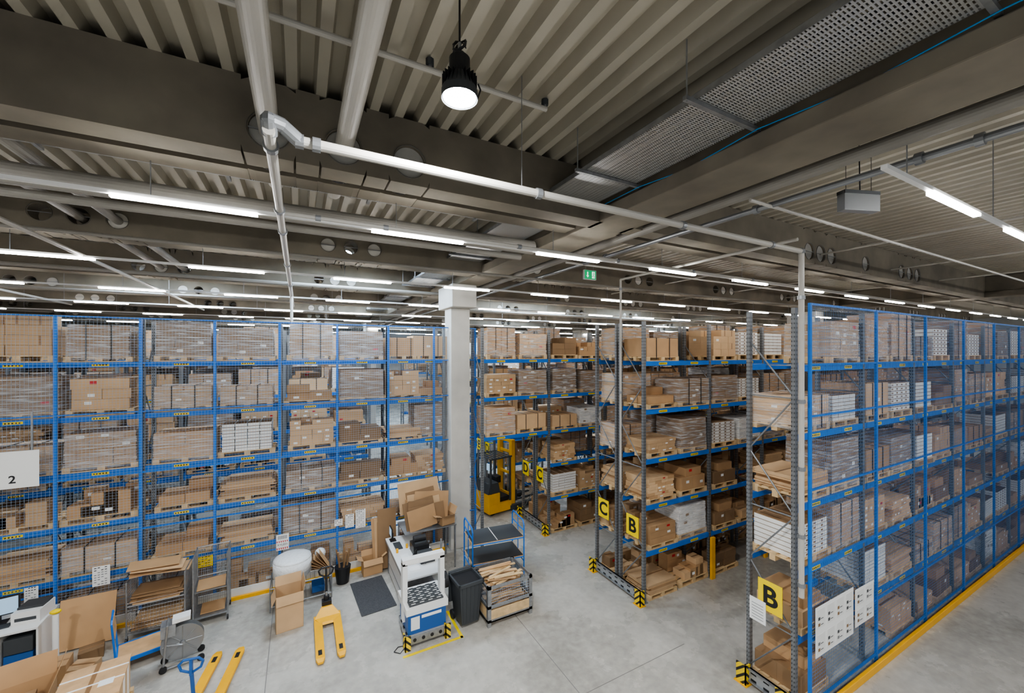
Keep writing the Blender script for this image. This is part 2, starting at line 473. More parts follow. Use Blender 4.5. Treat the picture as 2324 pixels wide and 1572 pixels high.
    if kind == 13:
        stack(mb, rnd, w*.9, d, 2, 2, 1, .342, ck, 0, .3)
        cbox(mb, -w/2*.7, -d/2*.9, .142+.342, .25, d/2*.9, .142+.342+.22, 'card', rnd, .5)
    if kind == 14:   # white shrink-wrapped stack
        h = rnd.uniform(.6, .84); stack(mb, rnd, w*.94, d, 2, 2, 4, h/4, 'white', 0, .2); film(mb, w*.95, d, .142+h)
    return mb.mesh('pallet_load_mesh')
for kind in range(15): VAR[kind] = [variant(kind, s) for s in range(5 if kind in (0,1,2,5,6,10,12) else 3)]
W_TOP = {1:3, 2:3.2, 6:3.2, 11:3.2, 0:1.5, 14:.5}
W_MID = {0:2, 1:3, 2:3, 6:2.6, 9:1.4, 10:2.4, 5:1.2, 3:.9, 13:.8, 8:.6, 14:.8}
W_LOW = {3:2.4, 5:2.2, 7:1.0, 8:2.2, 10:1.6, 12:2.4, 1:1.6, 13:1.6, 9:1.4, 0:1.6, 14:.3}
LEV = [0.0, 1.20, 2.31, 3.42, 4.62, 5.79]

def rack(x0, x1, bay, y0, y1, minlev=0, empty_p=.06, seed=0, skip=None, levels=LEV, fh=6.75, label=True, white=0., punch=0):
    rnd = random.Random(seed); e = empty('pallet_rack', (0, 0, 0))
    mb = MB(); n = max(1, round((x1-x0)/bay)); bw = (x1-x0)/n
    for i in range(n+1):
        x = x0+bw*i
        for y in (y0, y1):
            mb.box(x-.042, y-.032, 0, x+.042, y+.032, fh, 'upr')
            mb.box(x-.08, y-.06, 0, x+.08, y+.06, .012, 'galv')
            if i < punch:
                z = .1
                while z < fh-.05:
                    for o in (-.018, .018):
                        mb.quad([(x-.0425, y+o-.006, z), (x-.0425, y+o-.006, z+.03), (x-.0425, y+o+.006, z+.03), (x-.0425, y+o+.006, z)], 'black')
                        mb.quad([(x+o-.006, y-.0325, z), (x+o+.006, y-.0325, z), (x+o+.006, y-.0325, z+.03), (x+o-.006, y-.0325, z+.03)], 'black')
                    z += .075
        z = .25; fl = 0
        while z < fh-.8:
            a, b = (y0, y1) if fl else (y1, y0)
            mb.cyl((x, a, z), (x, b, z+.98), .014, 'upr', 6); z += 1.0; fl = 1-fl
            if fl: mb.cyl((x, y0, z-.02), (x, y1, z-.02), .013, 'upr', 6)
    mb.obj('frames', parent=e)
    mb = MB()
    for i in range(n):
        xa = x0+bw*i+.045; xb = x0+bw*(i+1)-.045
        for li, z in enumerate(levels):
            if li == 0: continue
            if skip and skip(i, li): continue
            for y in (y0, y1):
                mb.box(xa, y-.03, z-.11, xb, y+.03, z, 'blue')
                if label:
                    for t in (.25, .75):
                        lx = xa+(xb-xa)*t; s_ = -1 if y == y0 else 1
                        mb.box(lx-.14, y+s_*.031-.002, z-.085, lx+.14, y+s_*.031+.002, z-.03, 'yels')
                        for q in range(5): mb.box(lx-.12+q*.05, y+s_*.034-.001, z-.07, lx-.095+q*.05, y+s_*.034+.001, z-.045, 'black')
            for t in (.2, .5, .8):
                lx = xa+(xb-xa)*t; mb.box(lx-.03, y0, z-.03, lx+.03, y1, z-.012, 'galv')
    mb.obj('beams', parent=e)
    for i in range(n):
        for li, z in enumerate(levels):
            if li < minlev or (skip and skip(i, li)): continue
            for t in (.27, .74):
                if rnd.random() < empty_p: continue
                W = W_TOP if li == 5 else (W_MID if li > 2 else W_LOW)
                if white and rnd.random() < white: kind = 4
                else: kind = rnd.choices(list(W.keys()), list(W.values()))[0]
                me = rnd.choice(VAR[kind])
                o = D.objects.new('pallet_load', me); scene.collection.objects.link(o); o.parent = e
                o.location = (x0+bw*(i+t)+rnd.uniform(-.03, .03), (y0+y1)/2+rnd.uniform(-.03, .03), z+.002)
                o.rotation_euler = (0, 0, math.pi*rnd.randint(0, 1)+rnd.uniform(-.02, .02))
                hs = rnd.uniform(.75, 1.04)
                if li == 5: hs = rnd.uniform(.72, 1.10)
                elif kind == 11: hs = .85
                o.scale = (rnd.uniform(.84, 1.0) * (bw/2.45 if bw > 2.5 else 1), 1, hs)
    return e

XE = 7.29
rack(XE+.05, XE+.05+2.4*12, 2.4, 3.70, 4.46, seed=1, empty_p=.05, white=.20, punch=4)
rack(XE, XE+2.4*9, 2.4, 6.98, 7.76, seed=2, empty_p=.04, white=.16, punch=3)
rack(XE, XE+2.4*9, 2.4, 7.90, 8.68, seed=3, empty_p=.04, punch=1)
rack(XE-2.4, XE+2.4*9, 2.4, 11.12, 11.90, seed=4, skip=lambda i, l: i == 0 and l < 3, white=.05, punch=3)
rack(XE, XE+2.4*9, 2.4, 12.04, 12.82, seed=5, punch=1)
for k, y in enumerate((15.3, 19.5, 23.7, 27.9, 32.1)):
    ml = 0 if k == 0 else 3
    rack(XE, XE+2.4*10, 2.4, y+.02, y+.80, seed=10+k, minlev=ml, label=(k < 2))
    if k < 3: rack(XE, XE+2.4*10, 2.4, y+.94, y+1.72, seed=20+k, minlev=3, label=False)
BX = -.444
rack(BX-2.694*4, BX+2.694, 2.694, 11.95, 12.72, seed=31, empty_p=.03, white=.02, punch=9)
rack(BX+2.694+.001, 3.95, 1.7, 11.95, 12.72, seed=32, empty_p=.0)
for k, y in enumerate((15.3, 19.5, 23.7, 27.9)):
    rack(BX-2.694*4, BX+2.694, 2.694, y, y+.78, seed=40+k, minlev=0 if k == 0 else 3, label=(k < 1))
    if k < 2: rack(BX-2.694*4, BX+2.694, 2.694, y+.92, y+1.7, seed=50+k, minlev=3, label=False)

def guard(name, xs, y, hs, pitch=.06, wr=.0022, wk='wire'):
    e = empty(name)
    mb = MB()
    for x in xs: mb.box(x-.028, y-.02, 0, x+.028, y+.02, hs[-1], 'blue')
    for h in hs: mb.box(xs[0], y-.016, h-.03, xs[-1], y+.016, h, 'blue')
    mb.obj('frame', parent=e)
    mb = MB(); x = xs[0]; yy = y-.022
    while x < xs[-1]: mb.box(x-wr, yy-wr, .12, x+wr, yy+wr, hs[-1], wk); x += pitch
    z = .12
    while z < hs[-1]: mb.box(xs[0], yy-wr, z-wr, xs[-1], yy+wr, z+wr, wk); z += pitch
    mb.obj('wire_grid', parent=e)
    return e
guard('mesh_guard', [7.44+2.4*i for i in range(0, 13)], 3.516, [.2, 1.25, 2.49, 3.74, 4.96, 5.82, 6.82], wr=.0013)
guard('mesh_guard', [BX-2.694*4+1.347*i for i in range(0, 13)], 11.80, [.12, 1.02, 2.08, 3.34, 4.70, 5.78, 6.78], wk='wireg', wr=.0016)
mb = MB(); mb.box(7.3, 3.40, .0, 36, 3.46, .14, 'yel'); mb.obj('kick_plank', bevel=.01)
mb = MB(); mb.box(-11, 11.68, .0, 3.9, 11.74, .08, 'yel'); mb.box(-11, 11.745, .0, 3.9, 11.77, .26, 'white_p'); mb.obj('kick_plank')

def rack_end(x, y0, y1):
    mb = MB()
    mb.box(x-.06, y0, .10, x-.02, y1, .30, 'rail'); mb.box(x-.10, y0, .28, x-.02, y1, .30, 'galv'); mb.box(x-.10, y0, .08, x-.02, y1, .10, 'galv')
    for y in (y0, y1):
        mb.box(x-.16, y-.09, 0, x-.02, y-.07, .36, 'haz'); mb.box(x-.16, y-.09, 0, x-.14, y+.09, .36, 'haz')
        mb.box(x-.19, y-.12, 0, x-.0, y+.12, .012, 'yel')
    mb.obj('rack_end_guard')
rack_end(XE-.05, 3.78, 4.46); rack_end(XE-.05, 6.98, 8.68); rack_end(XE-.05, 11.12, 12.82); rack_end(XE-.05, 15.3, 17.0)
def aisle_sign(ch, x, y, z, w=.40, h=.50):
    e = empty('aisle_sign', (x, y, z))
    mb = MB(); mb.box(-.006, -w/2, -h/2, .006, w/2, h/2, 'yels'); mb.obj('board', parent=e)
    text(ch, .46, (-.009, 0, -.01), FX, 'black', e, bold=.012)
aisle_sign('B', XE-.12, 4.0, 1.78, .40, .52)
aisle_sign('C', XE-.08, 8.32, 1.82); aisle_sign('B', XE-.08, 7.27, 1.76)
aisle_sign('D', XE-.08, 12.5, 1.85); aisle_sign('C', XE-.08, 11.55, 1.87)
aisle_sign('E', XE-.08, 16.75, 1.85); aisle_sign('D', XE-.08, 15.85, 1.85)
mb = MB()
for x in (XE+2.4, XE+4.8, XE+7.2): mb.box(x-.07, 6.84, 0, x+.07, 6.90, 1.1, 'yel')
mb.obj('upright_protector')

def strip_row(y, x_first, x_start, x_end, period=2.64, ln=1.32, z=7.63):
    e = empty('light_line')
    top = ZD
    for by in bys:
        if by-.1 < y < by+.34: top = 8.04
        if by+.34 <= y < by+1.0: top = 8.10
    mb = MB(); mb.box(x_start, y-.025, z+.05, x_end, y+.025, z+.09, 'white_p')
    x = x_start+.5
    while x < x_end: mb.cyl((x, y, z+.09), (x, y, top), .006, 'galv', 5); x += period
    mb.obj('trunking', parent=e)
    mb = MB(); x = x_first
    while x+ln < x_end:
        if x >= x_start-.01:
            mb.box(x, y-.032, z+.016, x+ln, y+.032, z+.05, 'led')
        x += period
    mb.obj('led_strips', parent=e)
strip_row(1.63, 5.8, 4.72, 44, period=2.64, ln=1.45)
strip_row(5.72, -1.767-2.64*4, -12.5, 44)
strip_row(9.8, -4.42-2.6*3, -12.5, 44, 2.58, 1.25)
strip_row(14.0, -1.9-2.64*4, -12.5, 44)
strip_row(18.2, -1.2-2.64*4, -12.5, 44)
strip_row(22.4, -.6-2.64*4, -12.5, 44)
strip_row(28.8, -1.1-2.64*4, -12.5, 44)
strip_row(36, -.4-2.64*4, -12.5, 44)

def high_bay(x, y, z):
    e = empty('high_bay_lamp', (x, y, z))
    mb = MB()
    mb.cyl((0,0,0), (0,0,.06), .135, 'dgrey', 32, cap=False)
    mb.cyl((0,0,.06), (0,0,.17), .135, 'dgrey', 32, r1=.085)
    for i in range(24):
        a = 2*math.pi*i/24
        mb.bx((.105*math.cos(a), .105*math.sin(a), .11), (.05, .004, .12), 'black', Matrix.Rotation(a, 3, 'Z'))
    mb.cyl((0,0,.17), (0,0,.30), .078, 'black', 24); mb.cyl((0,0,.30), (0,0,.34), .078, 'black', 24, r1=.04)
    mb.tube([(.0,0,.34),(0,0,.42)], .015, 'galv')
    for i in range(9):
        a = i*.9; mb.tube([(.05*math.cos(a+t), .05*math.sin(a+t), .40+.07*math.sin(t*1.3+i)) for t in (0,.7,1.4,2.1,2.8)], .005, 'black', 5)
    mb.tube([(0,0,.42),(0,0,ZD-z)], .008, 'black'); mb.tube([(.14,0,.03),(.17,0,.12),(.15,0,.16)], .006, 'black')
    mb.obj('housing', parent=e)
    mb = MB(); mb.cyl((0,0,.008), (0,0,.02), .122, 'ledhb', 32); mb.obj('lens', parent=e)
    L = D.lights.new('high_bay_light', 'AREA'); L.shape = 'DISK'; L.size = .24; L.energy = 280; L.color = (.98, .99, 1)
    lo = D.objects.new('light', L); scene.collection.objects.link(lo); lo.parent = e; lo.location = (0, 0, -.005)
high_bay(1.06, 2.83, 7.90)
for (x, y) in ((-5.5, 2.6), (1.06, -3.2), (-5.5, -3.2), (8.5, -3.0)): high_bay(x, y, 7.9)  # unseen lamps, added out of view to brighten the near floor

def clampring(mb, p, ax, r):
    d = {'x': (.03,0,0), 'y': (0,.03,0), 'z': (0,0,.03)}[ax]
    mb.cyl((p[0]-d[0],p[1]-d[1],p[2]-d[2]), (p[0]+d[0],p[1]+d[1],p[2]+d[2]), r, 'pipeg', 12)
mb = MB(); zz = H+.276*H
mb.cyl((0,3.55,zz), (7.25,3.55,zz), .042, 'pipe', 14)
mb.cyl((7.25,3.55,zz), (7.25,3.55,2.0), .042, 'pipe', 14); mb.ball((7.25,3.55,zz), .06, 'pipeg')
for x in (0,.12,2.2,4.4,6.4): clampring(mb, (x,3.55,zz), 'x', .055)
for z in (6.9,5.2,4.1,3.0,2.2): clampring(mb, (7.25,3.55,z), 'z', .058)
mb.tube([(0,3.55,zz),(-.12,3.5,zz+.07),(-.2,3.42,zz+.05),(-.2,3.5,zz-.02)], .055, 'pipeg', 12)
mb.cyl((-.2,3.42,zz-.02), (-.2,16,zz-.02), .042, 'pipe', 14)
for y in (3.7,5.3,6.2,8.5,11): clampring(mb, (-.2,y,zz-.02), 'y', .058)
mb.cyl((-.2,5.4,zz-.02), (24,5.4,zz-.02), .024, 'pipe', 10)
for x in (0.2,1,3,5,7,9,11): clampring(mb, (x,5.4,zz-.02), 'x', .036)
mb.cyl((-.2,13.0,zz-.02), (-.2,13.0,6.0), .04, 'pipe', 12)
mb.cyl((7.14,3.55,7.84), (7.14,7.6,7.84), .028, 'pipe', 10); mb.cyl((7.14,7.6,7.84), (7.14,7.6,2.5), .028, 'pipe', 10)
clampring(mb, (7.14,7.6,7.6), 'z', .042); clampring(mb, (7.14,7.6,5), 'z', .042)
mb.cyl((2.0, 3.55, 7.66), (2.0, 3.55, ZD), .005, 'galv', 5)
mb.obj('sprinkler_pipework')
mb = MB()
mb.cyl((-2,3.74,8.70), (2.42,3.74,8.70), .028, 'pipe', 12)
for x in (-.6, .5, 1.1, 2.4):
    mb.cyl((x,3.74,8.70), (x,3.74,8.80), .02, 'galv', 8); mb.cyl((x,3.74,8.74), (x,3.74,8.80), .04, 'dgrey', 8)
mb.obj('sprinkler_branch')
mb = MB()
for x in (-.28, .44): mb.cyl((x, -4, 8.31), (x, 6.3, 8.31), .095, 'pipe', 24)
for x in (-3.30, -2.81, -7.11): mb.cyl((x, 5.9, 8.31), (x, 14.5, 8.31), .07, 'piped', 16)
mb.obj('roof_drain_pipes')
mb = MB(); mb.cyl((-12, 6.75, 8.06), (4.05, 6.75, 8.06), .13, 'piped', 20); mb.cyl((-12, 7.25, 7.98), (4.05, 7.25, 7.98), .06, 'piped', 14)
mb.cyl((-12,8.6,7.85), (24,8.6,7.85), .03, 'piped', 8); mb.cyl((-12,12.9,7.95), (24,12.9,7.95), .05, 'piped', 8)
for y in (3.0, 6.9): mb.cyl((4.95,y,7.9), (24,y,7.9), .022, 'pipe', 8)
for y in (16,20,25,30): mb.cyl((-12,y,7.8), (24,y,7.8), .04, 'piped', 8)
for x in (-3.4,-7.2): mb.cyl((x, 4, 7.72), (x, 20, 7.72), .035, 'pipe', 8)
mb.obj('heating_pipes')
mb = MB(); mb.cyl((5.12,-5,8.06), (5.12,30,8.06), .075, 'piped', 18); mb.cyl((5.42,-5,7.92), (5.42,30,7.92), .038, 'pipeg', 12)
for y in (1.2,1.6,3.2,6.2): clampring(mb, (5.42,y,7.92), 'y', .06)
for x in (10.8, 14.5, 18): mb.cyl((x,-5,8.3), (x,12,8.3), .022, 'pipe', 8)
mb.obj('supply_pipes')
e = empty('cable_tray'); mb = MB(); zt = 8.31
mb.box(3.20, -5, zt, 4.06, 30, zt+.004, 'tray'); mb.obj('tray_bed', parent=e)
mb = MB()
for x in (3.20, 4.06): mb.box(x-.003, -5, zt, x+.003, 30, zt+.06, 'galv')
y = .84
while y < 29:
    mb.box(3.05, y-.02, zt-.045, 4.18, y+.02, zt-.005, 'galv')
    for x in (3.08, 4.12): mb.cyl((x,y,zt-.05), (x,y,ZD), .008, 'galv', 6)
    y += 1.6
mb.tube([(4.10,-4,zt+.02),(4.14,0,zt-.03),(4.09,.8,zt-.05),(4.15,1.6,zt-.08),(4.09,2.4,zt-.05),(4.14,3.3,zt-.09),(4.09,4.0,zt-.05),(4.12,6,zt-.06)], .006, 'cable', 6)
for i in range(4): mb.cyl((3.35+.13*i,-4.5,zt+.03), (3.35+.13*i,28,zt+.03), .018, 'dgrey', 6)
mb.obj('sides_and_hangers', parent=e)
e = empty('cable_tray'); mb = MB(); mb.box(-12, 5.88, 8.26, 3.9, 6.25, 8.264, 'trayx'); mb.obj('tray_bed', parent=e)
mb = MB()
for y in (5.88, 6.25): mb.box(-12, y-.003, 8.26, 3.9, y+.003, 8.31, 'galv')
x = -11
while x < 4:
    mb.box(x-.02, 5.84, 8.22, x+.02, 6.3, 8.255, 'galv'); mb.cyl((x,6.28,8.22), (x,6.28,ZD), .007, 'galv', 6); x += 1.7
mb.obj('sides_and_hangers', parent=e)

e = empty('hanging_unit', (6.1, 2.35, 7.86))
mb = MB(); mb.box(-.25,-.05,-.12,.25,.05,.12,'pipeg'); mb.box(-.25,-.055,.08,.25,.055,.125,'dgrey')
for x in (-.18, .18): mb.cyl((x,0,.12), (x,0,.95), .004, 'black', 5)
mb.cyl((.02,0,.12), (.0,0,.95), .008, 'black', 5)
mb.obj('unit', parent=e, bevel=.01); e.rotation_euler = (0,0,-.35)
e = empty('emergency_exit_sign', (6.54, 8.08, 7.98), -.0)
mb = MB(); mb.box(-.19,-.03,-.12,.19,.03,.12,'white_p'); mb.box(-.18,-.034,-.11,.18,-.03,.11,'green')
mb.cyl((-.12,0,.12),(-.12,0,.84),.005,'galv',5); mb.cyl((.12,0,.12),(.12,0,.84),.005,'galv',5)
mb.box(-.105,-.038,-.03,-.075,-.034,.07,'whitee')
mb.quad([(-.135,-.037,-.02),(-.09,-.037,-.075),(-.045,-.037,-.02),(-.09,-.037,-.03)],'whitee')
mb.box(.05,-.037,-.085,.14,-.034,.085,'whitee')
mb.cyl((.10,-.040,.055),(.10,-.037,.055),.016,'green',12)
mb.tube([(.10,-.039,.035),(.09,-.039,-.01),(.12,-.039,-.04),(.11,-.039,-.075)],.008,'green',6)
mb.tube([(.09,-.039,-.01),(.07,-.039,-.04),(.05,-.039,-.045)],.008,'green',6)
mb.tube([(.07,-.039,.01),(.10,-.039,.03),(.13,-.039,.015)],.006,'green',6)
mb.obj('sign', parent=e)

# ------------------------------------------------------------------ floor objects
def pallet_jack(loc, rz, hk='dgrey', handle_h=.95, lean=.12):
    mb = MB()
    for s in (-1, 1):
        x = s*.19
        mb.hexa([(x-.08,-1.35,.03),(x+.08,-1.35,.03),(x+.08,0,.05),(x-.08,0,.05),(x-.08,-1.35,.085),(x+.08,-1.35,.085),(x+.08,0,.115),(x-.08,0,.115)], 'yel')
        mb.hexa([(x-.045,-1.45,.03),(x+.045,-1.45,.03),(x+.08,-1.35,.03),(x-.08,-1.35,.03),(x-.045,-1.45,.07),(x+.045,-1.45,.07),(x+.08,-1.35,.085),(x-.08,-1.35,.085)], 'yel')
        mb.box(x-.035,-1.27,.087,x+.035,-1.12,.094,'black'); mb.cyl((x-.035,-1.19,.045),(x+.035,-1.19,.045),.04,'dgrey',14)
    mb.hexa([(-.27,-.1,.05),(.27,-.1,.05),(.14,.10,.05),(-.14,.10,.05),(-.27,-.14,.12),(.27,-.14,.12),(.10,.10,.26),(-.10,.10,.26)], 'yel')
    mb.hexa([(-.27,-.32,.07),(.27,-.32,.07),(.27,-.1,.07),(-.27,-.1,.07),(-.15,-.28,.11),(.15,-.28,.11),(.27,-.1,.13),(-.27,-.1,.13)], 'yel')
    mb.box(-.10,.08,.22,.10,.24,.34,'black'); mb.cyl((0,.19,.08),(0,.19,.42),.06,'black',16); mb.cyl((0,.19,.42),(0,.19,.50),.025,'galv',12)
    for s in (-1, 1): mb.cyl((s*.04,.19,.09),(s*.10,.19,.09),.09,'black',20)
    mb.tube([(0,.24,.36),(0,.26+lean*.8,handle_h-.2)], .028, hk, 10)
    zt = handle_h; y = .26+lean
    mb.tube([(0,y-.02,zt-.2),(-.13,y,zt-.12),(-.16,y,zt-.03),(-.10,y,zt+.03),(.10,y,zt+.03),(.16,y,zt-.03),(.13,y,zt-.12),(0,y-.02,zt-.2)], .019, hk, 8)
    mb.box(-.02,y-.03,zt-.22,.02,y+.02,zt+.02,hk)
    return mb.obj('pallet_jack', loc, rz, bevel=.006)
pallet_jack((.55, 9.93, 0), 0, 'black')
pallet_jack((-1.45, 8.28, 0), math.pi-.16, 'bluem', 1.15, .10)

mb = MB(); w = .84; d = .75
mb.box(0,0,.10,w,d,.26,'rail'); mb.box(-.01,-.02,.08,w+.01,.0,.24,'galv')
for i in range(4): mb.cyl((.15+i*.18,-.03,.16),(.15+i*.18,-.019,.16),.035,'black',16)
for x in (0.0,w-.0):
    mb.box(x-.06,-.07,0,x+.06,-.045,.30,'haz'); mb.box(x-.06,-.07,0,x-.035,.10,.30,'haz')
mb.box(.02,.02,.26,w-.02,d-.02,.68,'bluem'); mb.box(-.02,-.01,.66,w+.02,d+.02,.80,'white_p')
mb.box(.08,.01,.34,.26,.018,.60,'white_p'); mb.box(.30,.01,.54,.72,.018,.60,'label')
for i in range(9):
    mb.cyl((.06,.08+i*.072,.81),(w-.06,.08+i*.072,.81),.026,'dgrey',12)
    for q in range(4): mb.box(.1+q*.18+(i%2)*.06,.07+i*.072,.832,.19+q*.18+(i%2)*.06,.09+i*.072,.838,'label')
for x0 in (-.03, w-.07): mb.box(x0,.26,.4,x0+.10,.42,1.60,'white_p')
mb.box(-.03,.26,1.55,w+.03,.42,1.67,'white_p'); mb.box(.07,.30,1.53,w-.07,.38,1.555,'dgrey')
mb.box(.02,.255,1.57,.30,.26,1.64,'label')
mb.cyl((w+.08,.45,.95),(w+.14,.45,.95),.17,'black',24); mb.cyl((w+.06,.45,.95),(w+.15,.45,.95),.05,'galv',16)
mb.box(w+.02,.38,.5,w+.08,.5,1.0,'white_p')
mb.tube([(0,.0,.1),(-.15,-.05,.012),(-.25,.05,.012),(-.15,.15,.012),(0,.12,.012)],.008,'black')
mb.obj('strapping_machine', (1.92, 8.12, 0), 0, bevel=.012)
mb = MB()
mb.box(1.80,7.92,.001,3.05,7.98,.004,'yels'); mb.box(3.0,7.92,.001,3.06,8.9,.004,'yels')
mb.box(-3.0,8.2,.001,-2.94,9.4,.004,'yels'); mb.box(-4,8.14,.001,-2.94,8.2,.004,'yels')
mb.obj('floor_marking_tape')

mb = MB(); X0,X1,Y0,Y1 = 0,.95,0,2.3
mb.box(X0,Y0,.86,X1,Y1,.90,'white_p')
for x in (.05,X1-.09):
    for y in (.1,Y1-.15): mb.box(x,y,0,x+.05,y+.05,.86,'galv')
mb.box(.05,.1,.3,X1-.05,Y1-.1,.32,'galv'); mb.box(X0,Y0,.80,X0+.03,Y1,.86,'galv')
mb.box(.06,.1,0.05,.09,2.1,.8,'white_p')
for y in (.2, Y1-.15): mb.box(X1-.06,y,.9,X1-.02,y+.04,1.55,'galv')
mb.obj('packing_desk', (2.08, 9.02, 0), 0, bevel=.006)
e = empty('desk_equipment', (2.08, 9.02, .90))
mb = MB()
mb.box(.45,1.0,.0,.85,1.4,.22,'black'); mb.box(.5,1.05,.22,.8,1.3,.27,'dgrey')
mb.box(.5,.5,.0,.85,.85,.18,'dgrey'); mb.cyl((.5,1.2,.32),(.8,1.2,.32),.09,'black',16)
mb.box(.1,1.95,.12,.13,2.25,.36,'black'); mb.box(.095,1.97,.14,.1,2.23,.34,'screen'); mb.cyl((.16,2.1,0),(.16,2.1,.2),.02,'black'); mb.box(.08,2.0,0,.24,2.2,.015,'black')
mb.box(.12,1.5,.0,.3,1.9,.02,'dgrey')
mb.box(.15,.9,.0,.35,1.2,.006,'label'); mb.box(.2,.3,.0,.45,.5,.006,'label')
for (a,b) in ((.2,.75),(.4,1.5),(.12,1.35)): mb.cyl((a,b,0),(a,b,.10),.03,'yel',12)
mb.tube([(.3,.7,.02),(.38,.72,.10),(.45,.66,.04)],.02,'bluem')
mb.tube([(.5,.9,.2),(.3,.8,.03),(.4,.6,.02),(.6,.4,.05)],.007,'black')
mb.obj('printer_scanner_monitor', parent=e, bevel=.006)

def open_box(mb, c, w, d, h, rz, k='card', flap=.22, fa=(1.1,.6,1.3,.4)):
    R = Matrix.Rotation(rz, 3, 'Z'); t = .006
    def T(p): q = R @ Vector(p); return (c[0]+q.x, c[1]+q.y, c[2]+q.z)
    def b(x0,y0,z0,x1,y1,z1): mb.hexa([T(p) for p in [(x0,y0,z0),(x1,y0,z0),(x1,y1,z0),(x0,y1,z0),(x0,y0,z1),(x1,y0,z1),(x1,y1,z1),(x0,y1,z1)]], k)
    b(-w/2,-d/2,0,w/2,d/2,t); b(-w/2,-d/2,0,w/2,-d/2+t,h); b(-w/2,d/2-t,0,w/2,d/2,h); b(-w/2,-d/2,0,-w/2+t,d/2,h); b(w/2-t,-d/2,0,w/2,d/2,h)
    for i, a in enumerate(fa):
        o = flap*math.sin(a); u = flap*math.cos(a)
        if i == 0: P = [(-w/2,-d/2,h),(w/2,-d/2,h),(w/2,-d/2-o,h+u),(-w/2,-d/2-o,h+u)]; n = (0,t,0)
        if i == 1: P = [(-w/2,d/2,h),(w/2,d/2,h),(w/2,d/2+o,h+u),(-w/2,d/2+o,h+u)]; n = (0,-t,0)
        if i == 2: P = [(-w/2,-d/2,h),(-w/2,d/2,h),(-w/2-o,d/2,h+u),(-w/2-o,-d/2,h+u)]; n = (t,0,0)
        if i == 3: P = [(w/2,-d/2,h),(w/2,d/2,h),(w/2+o,d/2,h+u),(w/2+o,-d/2,h+u)]; n = (-t,0,0)
        P = [Vector(q) for q in P]; n = Vector(n)
        mb.hexa([T(q) for q in P]+[T(q+n) for q in P], k)
mb = MB(); rnd = random.Random(4)
for i in range(9):
    mb.bx((2.95+rnd.uniform(-.12,.35), 10.72+i*.055, 1.55+rnd.uniform(-.05,.12)+.015*i), (rnd.uniform(.6,1.0), .016, rnd.uniform(.5,.8)), rnd.choice(['card','card2','card3','card2']), Matrix.Rotation(-.14-.02*i,3,'X') @ Matrix.Rotation(rnd.uniform(-.15,.15),3,'Y'))
mb.bx((3.0, 11.25, 1.95), (1.15,.02,.85), 'card2', Matrix.Rotation(-.2,3,'X') @ Matrix.Rotation(-.06,3,'Y'))
open_box(mb, (3.62,10.85,1.22), .40,.42,.24, .2, 'card')
mb.box(2.45,10.6,1.18,3.88,11.5,1.21,'galv')
for (x,y) in ((2.47,11.45),(3.85,10.65),(3.85,11.45),(3.1,11.45)): mb.box(x-.02,y-.02,0,x+.02,y+.02,1.18,'galv')
mb.obj('cardboard_stock_rack')

mb = MB(); mb.box(-.40,-.75,.0,.40,.75,.018,'rubber'); mb.obj('anti_fatigue_mat', (1.60,10.38,.001), .06, bevel=.008)

mb = MB()
mb.hexa([(-.2,-.22,.08),(.2,-.22,.08),(.2,.22,.08),(-.2,.22,.08),(-.27,-.28,.95),(.27,-.28,.95),(.27,.28,.95),(-.27,.28,.95)],'dgrey')
for (a,b,c,d_) in ((-.30,-.31,.30,-.27),(-.30,.27,.30,.31),(-.30,-.31,-.26,.31),(.26,-.31,.30,.31)): mb.box(a,b,.93,c,d_,1.0,'dgrey')
mb.hexa([(-.25,-.26,.94),(.25,-.26,.94),(.25,.26,.94),(-.25,.26,.94),(-.26,-.27,.953),(.26,-.27,.953),(.26,.27,.953),(-.26,.27,.953)],'black')
for i in range(5): mb.hexa([(-.16+.08*i-.01,-.235,.12),(-.16+.08*i+.01,-.235,.12),(-.16+.08*i+.01,-.2,.12),(-.16+.08*i-.01,-.2,.12),(-.2+.1*i-.012,-.29,.92),(-.2+.1*i+.012,-.29,.92),(-.2+.1*i+.012,-.26,.92),(-.2+.1*i-.012,-.26,.92)],'dgrey')
for s in (-1,1): mb.cyl((s*.19,.24,.1),(s*.25,.24,.1),.10,'black',20)
mb.tube([(-.2,.33,.98),(.2,.33,.98)],.016,'black'); mb.hexa([(-.28,.30,.35),(.28,.30,.35),(.28,.34,.35),(-.28,.34,.35),(-.28,.32,1.0),(.28,.32,1.0),(.28,.36,1.02),(-.28,.36,1.02)],'dgrey')
mb.obj('wheeled_waste_bin', (3.29, 8.38, 0), .06, bevel=.012)

mb = MB(); w,d,h = 1.12,.95,.88
for (x,y) in ((0,0),(w-.08,0),(0,d-.08),(w-.08,d-.08)): mb.box(x,y,0,x+.08,y+.08,h,'galv')
mb.box(0,0,.10,w,d,.13,'wood')
for y in (0,d-.03):
    for z in (.10,.40,.82): mb.box(.0,y,z,w,y+.03,z+.06,'galv')
    mb.box(.08,y+.008,.16,w-.08,y+.022,.36,'wood')
for x in (0,w-.03):
    for z in (.10,.40,.82): mb.box(x,0,z,x+.03,d,z+.06,'galv')
    mb.box(x+.008,.08,.16,x+.022,d-.08,.36,'wood')
q = .05
while q < w:
    for y in (.012,d-.012): mb.cyl((q,y,.40),(q,y,.85),.003,'wireg',5)
    q += .05
q = .05
while q < d:
    for x in (.012,w-.012): mb.cyl((x,q,.40),(x,q,.85),.003,'wireg',5)
    q += .05
for z in (.46,.52,.58,.64,.70,.76):
    for y in (.012,d-.012): mb.cyl((0,y,z),(w,y,z),.003,'wireg',5)
rnd = random.Random(3)
